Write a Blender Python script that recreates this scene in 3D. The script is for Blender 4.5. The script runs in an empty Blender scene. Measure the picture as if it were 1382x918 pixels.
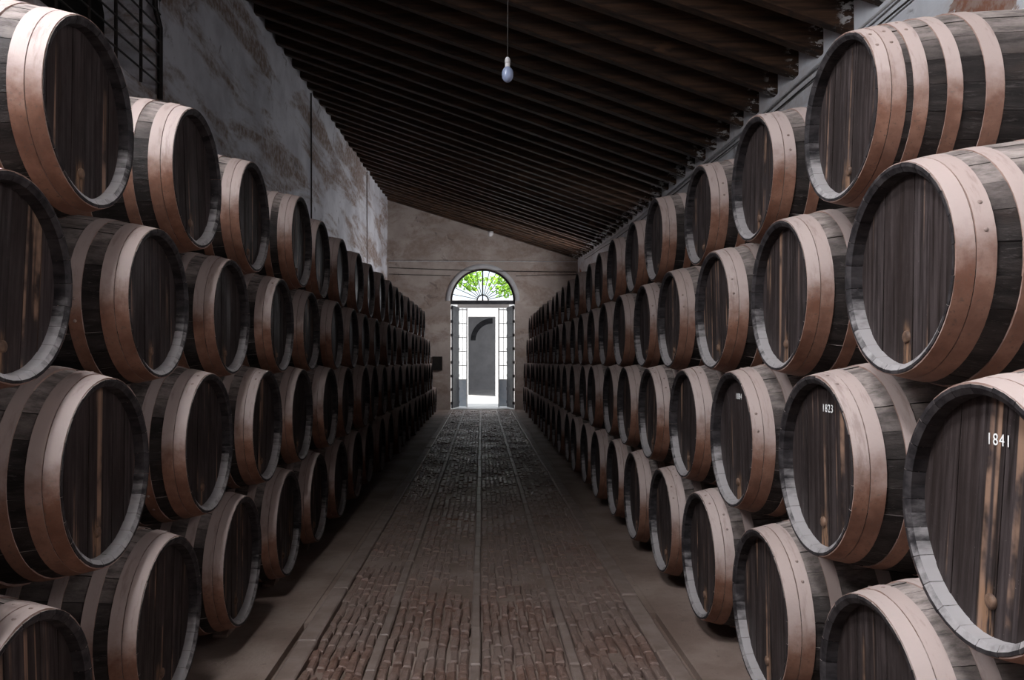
import bpy, bmesh, math, random
from mathutils import Vector, Matrix, noise as mnoise

S = bpy.context.scene
C = S.collection
R = random.Random(7)
PI = math.pi

# ------------------------------------------------------------------ camera
F = 1070.0                       # focal length in pixels of a 1382 x 918 frame
U0, V0 = 650.0, 488.0            # vanishing point of the aisle
EYE = 1.55
cam = bpy.data.cameras.new('camera')
cam.sensor_width = 36.0
cam.lens = 36.0 * F / 1382.0
cam.shift_x = (691.0 - U0) / 1382.0
cam.shift_y = (V0 - 459.0) / 1382.0
cam.clip_start = 0.05
cam.clip_end = 200
camo = bpy.data.objects.new('camera', cam)
camo.location = (0, 0, EYE)
camo.rotation_euler = (PI / 2, 0, 0)
C.objects.link(camo)
S.camera = camo

# ------------------------------------------------------------------ light
S.view_settings.view_transform = 'Standard'
S.view_settings.look = 'None'
S.view_settings.gamma = 1.0
S.view_settings.use_curve_mapping = False
S.view_settings.exposure = -0.1

W = bpy.data.worlds.new('sky')
S.world = W
W.use_nodes = True
W.node_tree.nodes['Background'].inputs[0].default_value = (0.86, 0.92, 1.0, 1)
W.node_tree.nodes['Background'].inputs[1].default_value = 1.6

sun = bpy.data.lights.new('sun', 'SUN')
sun.energy = 8.0
sun.angle = 0.01
sun.color = (1.0, 0.95, 0.88)
suno = bpy.data.objects.new('sun', sun)
suno.rotation_euler = (math.radians(24), math.radians(16), 0)
suno.location = (0, 30, 20)
C.objects.link(suno)


def area(name, loc, target, sx, sy, power, color):
    l = bpy.data.lights.new(name, 'AREA')
    l.shape = 'RECTANGLE'
    l.size, l.size_y = sx, sy
    l.energy = power
    l.color = color
    o = bpy.data.objects.new(name, l)
    o.location = loc
    o.rotation_euler = (Vector(target) - Vector(loc)).to_track_quat('-Z', 'Y').to_euler()
    C.objects.link(o)
    return o


BACK_Y = -2.6
# added light at an unseen left-wall opening, level with the camera
area('added_side_light', (-3.95, 0.9, 5.0), (2.0, 0.9, 3.4), 2.3, 1.6, 390, (0.92, 0.95, 1.0))
# added light over an unseen opening in the roof
area('added_overhead_light', (-1.3, 0.67, 5.96), (-0.2, 0.9, 1.0), 1.5, 1.2, 900, (0.92, 0.95, 1.0))
# added lights at unseen right-wall openings, hidden behind the top barrels
for y_, p_ in ((0.6, 38), (14.0, 12), (21.9, 190)):
    area('added_low_light', (2.863 + 0.0093 * y_ + 0.35, y_, 3.62), (-2.6, y_, 4.4), 1.9, 0.75, p_, (0.97, 0.97, 1.0))

# ------------------------------------------------------------------ helpers


def sm(bm):
    pass


def link(name, me, parent=None, mats=None):
    o = bpy.data.objects.new(name, me)
    C.objects.link(o)
    if parent is not None:
        o.parent = parent
    if mats is not None and len(me.materials) == 0:
        for m in (mats if isinstance(mats, (list, tuple)) else [mats]):
            me.materials.append(m)
    return o


def empty(name, loc=(0, 0, 0), rz=0.0, scale=(1, 1, 1)):
    o = bpy.data.objects.new(name, None)
    o.empty_display_size = 0.1
    o.location = loc
    o.rotation_euler = (0, 0, rz)
    o.scale = scale
    C.objects.link(o)
    return o


def tag(o, label=None, cat=None, group=None, kind=None):
    if label:
        o['label'] = label
    if cat:
        o['category'] = cat
    if group:
        o['group'] = group
    if kind:
        o['kind'] = kind
    return o


class MB:
    """collects faces of one mesh"""

    def __init__(s):
        s.v, s.f, s.m, s.s = [], [], [], []

    def quad(s, pts, mi=0, smooth=False):
        b = len(s.v)
        s.v += [tuple(p) for p in pts]
        s.f.append(tuple(range(b, b + len(pts))))
        s.m.append(mi)
        s.s.append(smooth)

    def grid(s, rows, mi=0, smooth=True, closed=False):
        b = len(s.v)
        n = len(rows[0])
        for r in rows:
            s.v += [tuple(p) for p in r]
        for i in range(len(rows) - 1):
            for j in range(n if closed else n - 1):
                k = (j + 1) % n
                s.f.append((b + i * n + j, b + i * n + k, b + (i + 1) * n + k, b + (i + 1) * n + j))
                s.m.append(mi)
                s.s.append(smooth)

    def box(s, x0, x1, y0, y1, z0, z1, mi=0, bottom=True):
        p = [(x0, y0, z0), (x1, y0, z0), (x1, y1, z0), (x0, y1, z0), (x0, y0, z1), (x1, y0, z1), (x1, y1, z1), (x0, y1, z1)]
        for q in ((4, 5, 6, 7), (0, 1, 5, 4), (1, 2, 6, 5), (2, 3, 7, 6), (3, 0, 4, 7)) + (((3, 2, 1, 0),) if bottom else ()):
            s.quad([p[i] for i in q], mi)

    def hexa(s, p, mi=0):
        for q in ((4, 5, 6, 7), (0, 1, 5, 4), (1, 2, 6, 5), (2, 3, 7, 6), (3, 0, 4, 7), (3, 2, 1, 0)):
            s.quad([p[i] for i in q], mi)

    def tube(s, pts, r, n=8, mi=0, caps=True):
        pts = [Vector(p) for p in pts]
        rows = []
        for i, p in enumerate(pts):
            d = (pts[min(i + 1, len(pts) - 1)] - pts[max(i - 1, 0)]).normalized()
            a = d.orthogonal().normalized() if i == 0 else (a - d * a.dot(d)).normalized()
            b = d.cross(a)
            rr = r[i] if isinstance(r, (list, tuple)) else r
            rows.append([p + a * (rr * math.cos(2 * PI * k / n)) + b * (rr * math.sin(2 * PI * k / n)) for k in range(n)])
        s.grid(rows, mi, True, True)
        if caps:
            s.quad(rows[0][::-1], mi)
            s.quad(rows[-1], mi)

    def lathe(s, prof, n=16, mi=0, axis='Z', off=(0, 0, 0)):
        rows = []
        for (r, h) in prof:
            row = []
            for k in range(n):
                a = 2 * PI * k / n
                if axis == 'Z':
                    row.append((off[0] + r * math.cos(a), off[1] + r * math.sin(a), off[2] + h))
                else:
                    row.append((off[0] + h, off[1] + r * math.cos(a), off[2] + r * math.sin(a)))
            rows.append(row)
        s.grid(rows, mi, True, True)

    def mesh(s, name, mats=None, weld=False):
        me = bpy.data.meshes.new(name)
        me.from_pydata(s.v, [], s.f)
        me.polygons.foreach_set('material_index', s.m)
        me.polygons.foreach_set('use_smooth', s.s)
        if mats is not None:
            for m in (mats if isinstance(mats, (list, tuple)) else [mats]):
                me.materials.append(m)
        if weld:
            bm = bmesh.new()
            bm.from_mesh(me)
            bmesh.ops.remove_doubles(bm, verts=bm.verts, dist=1e-5)
            bmesh.ops.recalc_face_normals(bm, faces=bm.faces)
            bm.to_mesh(me)
            bm.free()
        me.update()
        return me

    def build(s, name, mats, parent=None, weld=False):
        return link(name, s.mesh(name, mats, weld), parent)


# ------------------------------------------------------------------ materials


class N:
    """tiny node graph builder"""

    def __init__(s, name, rough=0.7, metallic=0.0, spec=0.3):
        s.mat = bpy.data.materials.new(name)
        s.mat.use_nodes = True
        s.t = s.mat.node_tree
        s.b = s.t.nodes['Principled BSDF']
        s.b.inputs['Roughness'].default_value = rough
        s.b.inputs['Metallic'].default_value = metallic
        s.b.inputs['Specular IOR Level'].default_value = spec

    def n(s, typ, **kw):
        x = s.t.nodes.new(typ)
        for k, v in kw.items():
            setattr(x, k, v)
        return x

    def put(s, sock, v):
        if isinstance(v, bpy.types.NodeSocket):
            s.t.links.new(v, sock)
        elif isinstance(v, (tuple, list)) and len(v) == 3 and sock.type == 'RGBA':
            sock.default_value = (*v, 1)
        else:
            sock.default_value = v

    def math(s, op, a, b=0.0, c=0.0):
        x = s.n('ShaderNodeMath', operation=op)
        for i, v in enumerate((a, b, c)):
            s.put(x.inputs[i], v)
        return x.outputs[0]

    def coords(s, scale=(1, 1, 1), rand=True, kind='Object'):
        tc = s.n('ShaderNodeTexCoord')
        mp = s.n('ShaderNodeMapping')
        mp.inputs['Scale'].default_value = scale
        s.t.links.new(tc.outputs[kind], mp.inputs['Vector'])
        if rand:
            oi = s.n('ShaderNodeObjectInfo')
            k = s.math('MULTIPLY', oi.outputs['Random'], 71.0)
            cb = s.n('ShaderNodeCombineXYZ')
            for i in range(3):
                s.t.links.new(k, cb.inputs[i])
            s.t.links.new(cb.outputs[0], mp.inputs['Location'])
        return mp.outputs[0]

    def rnd(s):
        return s.n('ShaderNodeObjectInfo').outputs['Random']

    def noise(s, vec, scale=5, detail=4, rough=0.55, dist=0.0):
        x = s.n('ShaderNodeTexNoise')
        s.put(x.inputs['Vector'], vec)
        x.inputs['Scale'].default_value = scale
        x.inputs['Detail'].default_value = detail
        x.inputs['Roughness'].default_value = rough
        x.inputs['Distortion'].default_value = dist
        return x.outputs['Fac']

    def step(s, v, lo, hi, a=0.0, b=1.0):
        x = s.n('ShaderNodeMapRange', interpolation_type='SMOOTHSTEP')
        s.put(x.inputs[0], v)
        for i, q in enumerate((lo, hi, a, b)):
            s.put(x.inputs[i + 1], q)
        return x.outputs[0]

    def mix(s, f, a, b):
        x = s.n('ShaderNodeMix', data_type='RGBA')
        s.put(x.inputs[0], f)
        s.put(x.inputs[6], a)
        s.put(x.inputs[7], b)
        return x.outputs[2]

    def normz(s):
        g = s.n('ShaderNodeNewGeometry')
        sp = s.n('ShaderNodeSeparateXYZ')
        s.t.links.new(g.outputs['Normal'], sp.inputs[0])
        return sp.outputs[2]

    def xyz(s, kind='Object'):
        tc = s.n('ShaderNodeTexCoord')
        sp = s.n('ShaderNodeSeparateXYZ')
        s.t.links.new(tc.outputs[kind], sp.inputs[0])
        return sp.outputs

    def bump(s, h, strength=0.4, dist=0.01):
        b = s.n('ShaderNodeBump')
        b.inputs['Strength'].default_value = strength
        b.inputs['Distance'].default_value = dist
        s.put(b.inputs['Height'], h)
        s.t.links.new(b.outputs[0], s.b.inputs['Normal'])

    def col(s, c):
        s.put(s.b.inputs['Base Color'], c)
        return s.mat

    def rough(s, v):
        s.put(s.b.inputs['Roughness'], v)


M = {}


def mk_wood_body():
    g = N('barrel_stave_oak', 0.65, 0.0, 0.18)
    v = g.coords((2.0, 22, 22))
    n1 = g.noise(v, 1.0, 5, 0.6)
    n2 = g.noise(g.coords((3, 3, 3)), 1.6, 4)
    c = g.mix(g.step(n1, 0.3, 0.75), (0.008, 0.0065, 0.006), (0.042, 0.034, 0.031))
    c = g.mix(g.math('MULTIPLY', g.step(n2, 0.58, 0.75), 0.35), c, (0.08, 0.05, 0.036))
    c = g.mix(g.math('MULTIPLY', g.rnd(), 0.25), c, (0.03, 0.022, 0.02))
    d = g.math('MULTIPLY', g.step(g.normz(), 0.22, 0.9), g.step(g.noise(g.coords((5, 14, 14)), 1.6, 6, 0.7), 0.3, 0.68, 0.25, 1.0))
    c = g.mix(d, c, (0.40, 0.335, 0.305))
    nf = g.noise(g.coords((14, 90, 90)), 1.0, 4, 0.7)
    c = g.mix(g.math('MULTIPLY', g.step(nf, 0.56, 0.7), 0.5), c, (0.10, 0.085, 0.08))
    g.bump(g.math('ADD', n1, nf), 0.6, 0.006)
    g.rough(g.step(n2, 0.3, 0.7, 0.5, 0.75))
    return g.col(c)


def mk_hoop():
    g = N('rusted_iron_hoop', 0.62, 0.0, 0.35)
    v = g.coords((1, 1, 1))
    n1 = g.noise(v, 9, 5, 0.65)
    n2 = g.noise(v, 90, 3, 0.6)
    c = g.mix(g.step(n1, 0.3, 0.7), (0.15, 0.062, 0.036), (0.26, 0.13, 0.085))
    c = g.mix(g.step(n2, 0.56, 0.72), c, (0.12, 0.07, 0.05))
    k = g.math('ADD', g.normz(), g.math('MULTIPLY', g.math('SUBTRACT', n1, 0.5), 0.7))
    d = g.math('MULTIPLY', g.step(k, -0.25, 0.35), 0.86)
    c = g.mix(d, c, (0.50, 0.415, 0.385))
    c = g.mix(g.math('MULTIPLY', g.rnd(), 0.25), c, (0.22, 0.13, 0.10))
    n3 = g.noise(g.coords((30, 5, 5)), 1.0, 5, 0.7)
    c = g.mix(g.math('MULTIPLY', g.step(n3, 0.52, 0.68), 0.35), c, (0.14, 0.075, 0.052))
    g.bump(n2, 0.35, 0.002)
    return g.col(c)


def mk_head():
    g = N('barrel_head_oak', 0.55, 0.0, 0.12)
    v = g.coords((6, 55, 2.2))
    n1 = g.noise(v, 1.0, 6, 0.68)
    nb = g.noise(g.coords((5, 5, 2.5)), 1.0, 5, 0.65)
    ns = g.noise(g.coords((1, 1, 1)), 120, 2, 0.6)
    c = g.mix(g.step(n1, 0.3, 0.75), (0.011, 0.008, 0.007), (0.085, 0.067, 0.066))
    c = g.mix(g.math('MULTIPLY', g.step(nb, 0.42, 0.66), 0.55), c, (0.016, 0.012, 0.011))
    c = g.mix(g.math('MULTIPLY', g.step(ns, 0.70, 0.78), 0.35), c, (0.30, 0.27, 0.26))
    c = g.mix(g.math('MULTIPLY', g.rnd(), 0.5), c, (0.030, 0.021, 0.019))
    # tan runs where the wine has wept down the boards
    n2 = g.noise(g.coords((1, 24, 0.6)), 1.0, 2, 0.5)
    runs = g.math('MULTIPLY', g.step(n2, 0.60, 0.70), g.step(g.noise(g.coords((2, 5, 5)), 1.2, 4), 0.38, 0.60))
    c = g.mix(g.math('MULTIPLY', runs, 0.7), c, (0.36, 0.22, 0.15))
    # the stain round and below the stopper hole
    x, y, z = g.xyz()
    wob = g.math('MULTIPLY', g.math('SUBTRACT', g.noise(g.coords((1, 22, 5)), 1.0, 4), 0.5), 0.09)
    ay = g.math('ABSOLUTE', g.math('ADD', y, wob))
    m = g.math('MULTIPLY', g.step(ay, 0.012, 0.034, 1, 0), g.step(z, -0.15, -0.21))
    m = g.math('MULTIPLY', m, g.step(g.noise(g.coords((1, 70, 9)), 1.0, 4, 0.65), 0.36, 0.6))
    c = g.mix(g.math('MULTIPLY', m, 0.75), c, (0.30, 0.17, 0.10))
    g.bump(n1, 0.22, 0.003)
    g.rough(g.step(nb, 0.3, 0.7, 0.40, 0.62))
    return g.col(c)


def mk_chime():
    g = N('worn_toplit_chime_oak', 0.65, 0.0, 0.2)
    n1 = g.noise(g.coords((10, 24, 24)), 1.0, 5, 0.6)
    c = g.mix(g.step(n1, 0.3, 0.7), (0.012, 0.010, 0.011), (0.052, 0.045, 0.046))
    c = g.mix(g.math('MULTIPLY', g.step(g.math('ADD', g.normz(), g.math('MULTIPLY', g.math('SUBTRACT', n1, 0.5), 0.8)), 0.1, 0.6), 0.8), c, (0.40, 0.37, 0.365))  # up-facing chime paled: grey wear plus light from above put into the colour
    g.bump(n1, 0.4, 0.004)
    return g.col(c)


def mk_plain(name, a, b, scale=8, rough=0.7, bump=0.3, rand=True, stretch=(1, 1, 1), spec=0.3, metallic=0.0, bd=0.005):
    g = N(name, rough, metallic, spec)
    n1 = g.noise(g.coords(stretch, rand), scale, 5, 0.6)
    if bump:
        g.bump(n1, bump, bd)
    return g.col(g.mix(g.step(n1, 0.3, 0.7), a, b))


def mk_plaster(name, base, base2, stain, stain_amt, rot, brick=None):
    g = N(name, 0.85, 0.0, 0.2)
    v = g.coords((1, 1, 1), False)
    tc = g.n('ShaderNodeTexCoord')
    mp = g.n('ShaderNodeMapping')
    mp.inputs['Rotation'].default_value = rot
    mp.inputs['Scale'].default_value = (1, 0.42, 1.9)
    g.t.links.new(tc.outputs['Object'], mp.inputs['Vector'])
    n1 = g.noise(v, 1.2, 6, 0.62)
    n2 = g.noise(mp.outputs[0], 0.75, 7, 0.66, 0.4)
    n3 = g.noise(v, 11, 5, 0.65)
    c = g.mix(g.step(n1, 0.35, 0.65), base, base2)
    s = g.step(n2, 0.46, 0.58)
    s = g.math('MULTIPLY', s, g.step(n3, 0.30, 0.62, 0.35, 1.0))
    c = g.mix(g.math('MULTIPLY', s, stain_amt), c, stain)
    n4 = g.noise(v, 2.3, 7, 0.7, 0.8)
    c = g.mix(g.math('MULTIPLY', g.step(n4, 0.60, 0.68), 0.55), c, (0.13, 0.10, 0.09))
    if brick:
        nb = g.noise(v, 0.9, 5, 0.6, 0.3)
        c = g.mix(g.step(nb, 0.66, 0.68), c, brick)
        # the patch by the first top barrel where the limewash has fallen off the brickwork
        px, py, pz = g.xyz()
        dy = g.math('DIVIDE', g.math('SUBTRACT', py, 4.55), 0.42)
        dz = g.math('DIVIDE', g.math('SUBTRACT', pz, 3.66), 0.20)
        dd = g.math('ADD', g.math('ADD', g.math('MULTIPLY', dy, dy), g.math('MULTIPLY', dz, dz)), g.math('MULTIPLY', g.math('SUBTRACT', n4, 0.5), 5.0))
        c = g.mix(g.step(dd, 0.75, 0.95, 1, 0), c, g.mix(g.step(n3, 0.4, 0.6), brick, (0.42, 0.30, 0.25)))
    g.bump(g.math('ADD', n3, g.math('MULTIPLY', n1, 1.5)), 0.5, 0.02)
    return g.col(c)


def mk_beam():
    g = N('dark_roof_timber', 0.6, 0.0, 0.3)
    n1 = g.noise(g.coords((1.5, 22, 22)), 1.0, 5, 0.6)
    n2 = g.noise(g.coords((2, 6, 6)), 1.0, 4)
    c = g.mix(g.step(n1, 0.3, 0.72), (0.016, 0.009, 0.006), (0.085, 0.043, 0.024))
    c = g.mix(g.math('MULTIPLY', g.step(n2, 0.62, 0.75), 0.6), c, (0.15, 0.075, 0.04))
    x, y, z = g.xyz()
    n3 = g.noise(g.coords((9, 16, 16)), 1.0, 5, 0.7)
    w = g.math('MULTIPLY', g.step(x, 2.78, 2.88), g.step(n3, 0.53, 0.58))
    c = g.mix(w, c, (0.55, 0.53, 0.52))           # limewash slopped on the ends at the eaves wall
    g.bump(n1, 0.5, 0.008)
    return g.col(c)


def mk_brick():
    g = N('worn_paving_brick', 0.4, 0.0, 0.5)
    v = g.coords((1, 1, 1))
    n1 = g.noise(v, 14, 5, 0.65)
    n2 = g.noise(g.coords((1, 1, 1), False, 'Generated'), 3, 3)
    c = g.mix(g.step(n1, 0.3, 0.7), (0.135, 0.068, 0.047), (0.275, 0.175, 0.14))
    tc = g.n('ShaderNodeNewGeometry')
    nw = g.noise(tc.outputs['Position'], 1.1, 5, 0.6)
    c = g.mix(g.math('MULTIPLY', g.step(nw, 0.36, 0.60), 0.8), c, (0.225, 0.165, 0.14))
    nr = g.noise(tc.outputs['Position'], 38, 4, 0.7)
    c = g.mix(g.math('MULTIPLY', g.step(nr, 0.55, 0.7), 0.6), c, (0.07, 0.045, 0.038))
    g.bump(g.math('ADD', nr, n1), 0.8, 0.012)
    g.rough(g.step(nw, 0.35, 0.65, 0.30, 0.55))
    return g.col(c)


def mk_earth():
    g = N('trodden_earth_floor', 0.6, 0.0, 0.35)
    tc = g.n('ShaderNodeNewGeometry')
    n1 = g.noise(tc.outputs['Position'], 1.6, 6, 0.6)
    n2 = g.noise(tc.outputs['Position'], 22, 5, 0.65)
    c = g.mix(g.step(n1, 0.35, 0.65), (0.18, 0.125, 0.10), (0.29, 0.22, 0.185))
    c = g.mix(g.math('MULTIPLY', g.step(n2, 0.58, 0.72), 0.5), c, (0.09, 0.065, 0.055))
    g.bump(g.math('ADD', n1, n2), 0.4, 0.012)
    return g.col(c)


def mk_glass():
    g = N('window_glass', 0.05)
    t = g.t
    tr = g.n('ShaderNodeBsdfTransparent')
    tr.inputs[0].default_value = (0.94, 0.97, 0.97, 1)
    gl = g.n('ShaderNodeBsdfGlossy')
    gl.inputs['Roughness'].default_value = 0.06
    mx = g.n('ShaderNodeMixShader')
    mx.inputs[0].default_value = 0.07
    t.links.new(tr.outputs[0], mx.inputs[1])
    t.links.new(gl.outputs[0], mx.inputs[2])
    t.links.new(mx.outputs[0], t.nodes['Material Output'].inputs['Surface'])
    return g.mat


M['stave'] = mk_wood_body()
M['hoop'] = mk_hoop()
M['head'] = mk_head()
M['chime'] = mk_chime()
M['bung'] = mk_plain('stopper_wood', (0.07, 0.04, 0.028), (0.20, 0.12, 0.08), 30, 0.6)
M['rivet'] = mk_plain('rivet_iron', (0.22, 0.15, 0.125), (0.36, 0.28, 0.25), 40, 0.6)
M['mark'] = mk_plain('white_stencil_paint', (0.75, 0.74, 0.72), (0.9, 0.89, 0.87), 60, 0.8, 0)
M['plaster_l'] = mk_plaster('stained_limewash', (0.56, 0.545, 0.58), (0.76, 0.75, 0.79), (0.24, 0.15, 0.10), 0.9, (math.radians(10), 0, 0))
M['plaster_r'] = mk_plaster('fresh_limewash', (0.72, 0.72, 0.75), (0.82, 0.82, 0.85), (0.50, 0.42, 0.38), 0.5, (math.radians(35), 0, 0), (0.33, 0.15, 0.10))
M['plaster_e'] = mk_plaster('ochre_limewash', (0.36, 0.30, 0.265), (0.46, 0.395, 0.355), (0.25, 0.18, 0.145), 0.7, (0, 0, 0))
M['white'] = mk_plain('white_paint', (0.78, 0.78, 0.78), (0.86, 0.86, 0.86), 4, 0.6, 0.1)
M['beam'] = mk_beam()
M['board'] = mk_plain('dark_roof_boarding', (0.018, 0.011, 0.008), (0.05, 0.03, 0.02), 3, 0.8, 0.3)
M['brick'] = mk_brick()
M['earth'] = mk_earth()
M['kerb'] = mk_plain('kerb_stone', (0.18, 0.13, 0.108), (0.28, 0.215, 0.185), 7, 0.45, 0.5, True)
M['iron'] = mk_plain('black_iron', (0.012, 0.010, 0.010), (0.035, 0.026, 0.022), 12, 0.5, 0.2)
M['shutter'] = mk_plain('dark_shutter_wood', (0.006, 0.005, 0.005), (0.018, 0.013, 0.010), 5, 0.8, 0.2)
M['door'] = mk_plain('grey_door_paint', (0.030, 0.030, 0.035), (0.060, 0.060, 0.068), 6, 0.6, 0.2)
M['blue'] = mk_plain('pale_blue_paint', (0.62, 0.72, 0.82), (0.76, 0.83, 0.90), 6, 0.6, 0.1)
M['glass'] = mk_glass()
M['cable'] = mk_plain('black_cable', (0.03, 0.025, 0.022), (0.06, 0.05, 0.045), 20, 0.6, 0)
M['cable_w'] = mk_plain('limewashed_cable', (0.45, 0.43, 0.43), (0.62, 0.60, 0.60), 8, 0.8, 0)
M['ceramic'] = mk_plain('white_ceramic', (0.62, 0.60, 0.60), (0.72, 0.70, 0.70), 10, 0.4, 0)
M['bulb'] = mk_plain('frosted_glass_blue_reflection', (0.30, 0.36, 0.52), (0.36, 0.42, 0.58), 4, 0.18, 0, spec=0.6)  # the blue is a reflection on the glass, put into its colour
M['leaf'] = mk_plain('bright_leaves', (0.16, 0.36, 0.02), (0.34, 0.55, 0.05), 3, 0.6, 0)
M['bark'] = mk_plain('bark', (0.10, 0.07, 0.05), (0.2, 0.15, 0.11), 12, 0.8, 0.4)
M['grey'] = mk_plain('grey_limewash', (0.42, 0.41, 0.42), (0.52, 0.51, 0.52), 2, 0.8, 0.2)
M['flag'] = mk_plain('pale_flagstone', (0.5, 0.49, 0.48), (0.66, 0.65, 0.63), 2, 0.7, 0.2)
M['wedge'] = mk_plain('wedge_wood', (0.20, 0.13, 0.10), (0.34, 0.25, 0.20), 14, 0.7, 0.4)

# ------------------------------------------------------------------ the shell
END_Y = 25.5


def XL(y):
    return -(3.267 - 0.0093 * y)


def XR(y):
    return 2.863 + 0.0093 * y


def ZL(y):                                    # underside of the beams at the two walls
    return EYE + 4.606 + 0.0233 * y


def ZR(y):
    return EYE + 2.606 - 0.0059 * y + 0.00128 * y * y


def frange(a, b, step):
    n = max(1, int(round((b - a) / step)))
    return [a + (b - a) * i / n for i in range(n + 1)]


def wall_patch(mb, xf, y0, y1, z0, z1, flip, amp=0.012, step=0.3):
    ys, zs = frange(y0, y1, step), frange(z0, z1, step)
    rows = []
    for y in ys:
        rows.append([(xf(y) + amp * mnoise.noise((y * 0.9, z * 0.9, 3.1)) * 2, y, z) for z in zs])
    if flip:
        rows = rows[::-1]
    mb.grid(rows, 0, True)


WY0, WY1, WZ0, WZ1 = 4.9, 7.86, EYE + 2.62, 5.95          # window in the left wall
mb = MB()
VY0, VY1, VZ0, VZ1 = -0.3, 2.1, WZ0, WZ1                  # unseen opening added for the side light
wall_patch(mb, XL, BACK_Y, VY0, 0, 7.4, True)
wall_patch(mb, XL, VY0, VY1, 0, VZ0, True)
wall_patch(mb, XL, VY0, VY1, VZ1, 7.4, True)
wall_patch(mb, XL, VY1, WY0, 0, 7.4, True)
wall_patch(mb, XL, WY0, WY1, 0, WZ0, True)
wall_patch(mb, XL, WY0, WY1, WZ1, 7.4, True)
wall_patch(mb, XL, WY1, END_Y, 0, 7.4, True)
for (a_, b_, c_, d_) in ((BACK_Y, VY0, 0, 7.4), (VY0, VY1, 0, VZ0), (VY0, VY1, VZ1, 7.4), (VY1, END_Y, 0, 7.4)):
    mb.quad([(XL(a_) - 0.9, a_, c_), (XL(a_) - 0.9, a_, d_), (XL(b_) - 0.9, b_, d_), (XL(b_) - 0.9, b_, c_)])
for yy_ in (VY0, VY1):
    mb.quad([(XL(yy_), yy_, VZ0), (XL(yy_) - 0.9, yy_, VZ0), (XL(yy_) - 0.9, yy_, VZ1), (XL(yy_), yy_, VZ1)])
for zz_ in (VZ0, VZ1):
    mb.quad([(XL(VY0), VY0, zz_), (XL(VY1), VY1, zz_), (XL(VY1) - 0.9, VY1, zz_), (XL(VY0) - 0.9, VY0, zz_)])
mb.quad([(XL(BACK_Y), BACK_Y, 7.4), (XL(END_Y), END_Y, 7.4), (XL(END_Y) - 0.9, END_Y, 7.4), (XL(BACK_Y) - 0.9, BACK_Y, 7.4)])
tag(mb.build('wall_left', M['plaster_l']), kind='structure')

mb = MB()
QZ0, QZ1 = 3.2, 4.05                                      # unseen openings added for the low lights, behind the top barrels
edges = [BACK_Y]
for y_ in (0.6, 14.0, 21.9):
    edges += [y_ - 1.0, y_ + 1.0]
edges.append(END_Y)
for i in range(len(edges) - 1):
    a_, b_ = edges[i], edges[i + 1]
    for c_, d_ in (((0, QZ0), (QZ1, 6.2)) if i % 2 else ((0, 6.2),)):
        wall_patch(mb, XR, a_, b_, c_, d_, False)
        mb.quad([(XR(a_) + 0.6, a_, c_), (XR(b_) + 0.6, b_, c_), (XR(b_) + 0.6, b_, d_), (XR(a_) + 0.6, a_, d_)])
    if i % 2:
        for yy_ in (a_, b_):
            mb.quad([(XR(yy_), yy_, QZ0), (XR(yy_) + 0.6, yy_, QZ0), (XR(yy_) + 0.6, yy_, QZ1), (XR(yy_), yy_, QZ1)])
        for zz_ in (QZ0, QZ1):
            mb.quad([(XR(a_), a_, zz_), (XR(b_), b_, zz_), (XR(b_) + 0.6, b_, zz_), (XR(a_) + 0.6, a_, zz_)])
tag(mb.build('wall_right', M['plaster_r']), kind='structure')

# dark plank wall that closes the aisle behind the camera
mb = MB()
mb.box(XL(BACK_Y) - 0.9, XR(BACK_Y) + 0.6, BACK_Y - 0.3, BACK_Y, 0, 7.4)
tag(mb.build('wall_back', M['board']), kind='structure')

# end wall with the arched doorway
DX, DR, DSP = 0.035, 1.04, 3.50
ET = 0.5
mb = MB()
ax = [(DX + DR * math.cos(PI - PI * i / 28), DSP + DR * math.sin(PI - PI * i / 28)) for i in range(29)]


def end_face(y, flip):
    q = []
    q.append([(XL(END_Y) - 0.9, y, 0), (DX - DR, y, 0), (DX - DR, y, DSP), (DX - DR, y, 7.4), (XL(END_Y) - 0.9, y, 7.4)])
    q.append([(DX + DR, y, 0), (XR(END_Y) + 0.6, y, 0), (XR(END_Y) + 0.6, y, 7.4), (DX + DR, y, 7.4), (DX + DR, y, DSP)])
    for i in range(28):
        a, b = ax[i], ax[i + 1]
        q.append([(a[0], y, a[1]), (b[0], y, b[1]), (b[0], y, 7.4), (a[0], y, 7.4)])
    for p in q:
        mb.quad(p[::-1] if flip else p)


end_face(END_Y, False)
end_face(END_Y + ET, True)
prof = [(DX - DR, 0)] + ax + [(DX + DR, 0)]
for i in range(len(prof) - 1):
    a, b = prof[i], prof[i + 1]
    mb.quad([(a[0], END_Y, a[1]), (a[0], END_Y + ET, a[1]), (b[0], END_Y + ET, b[1]), (b[0], END_Y, b[1])])
wall_end = tag(mb.build('wall_end', M['plaster_e']), kind='structure')
# pale arch moulding round the fanlight
mb = MB()
rows = []
for i in range(33):
    a = PI - PI * i / 32
    c, s = math.cos(a), math.sin(a)
    rows.append([(DX + r * c, END_Y + d, DSP + r * s) for (r, d) in ((1.045, 0.12), (1.045, -0.02), (1.08, -0.05), (1.15, -0.05), (1.19, 0.0))])
mb.grid(rows, 0, True)
tag(mb.build('trim_1', M['grey']), kind='structure')

# roof boarding and beams
mb = MB()
ys = frange(BACK_Y - 0.5, END_Y + 0.5, 0.7)
DEP = 0.23
RLY = (0.05, 1.30)                             # unseen roof opening added for the overhead light
ys2 = sorted([y for y in ys if not (RLY[0] - 0.3 < y < RLY[1] + 0.3)] + list(RLY))


def roof_pt(y, t, dz):
    xl, xr = XL(y) - 0.9, XR(y) + 0.6
    zl, zr = ZL(y), ZR(y)
    k = (zr - zl) / (XR(y) - XL(y))
    x = xl + (xr - xl) * t
    return (x, y, zl + k * (x - XL(y)) + DEP + dz)


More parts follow.
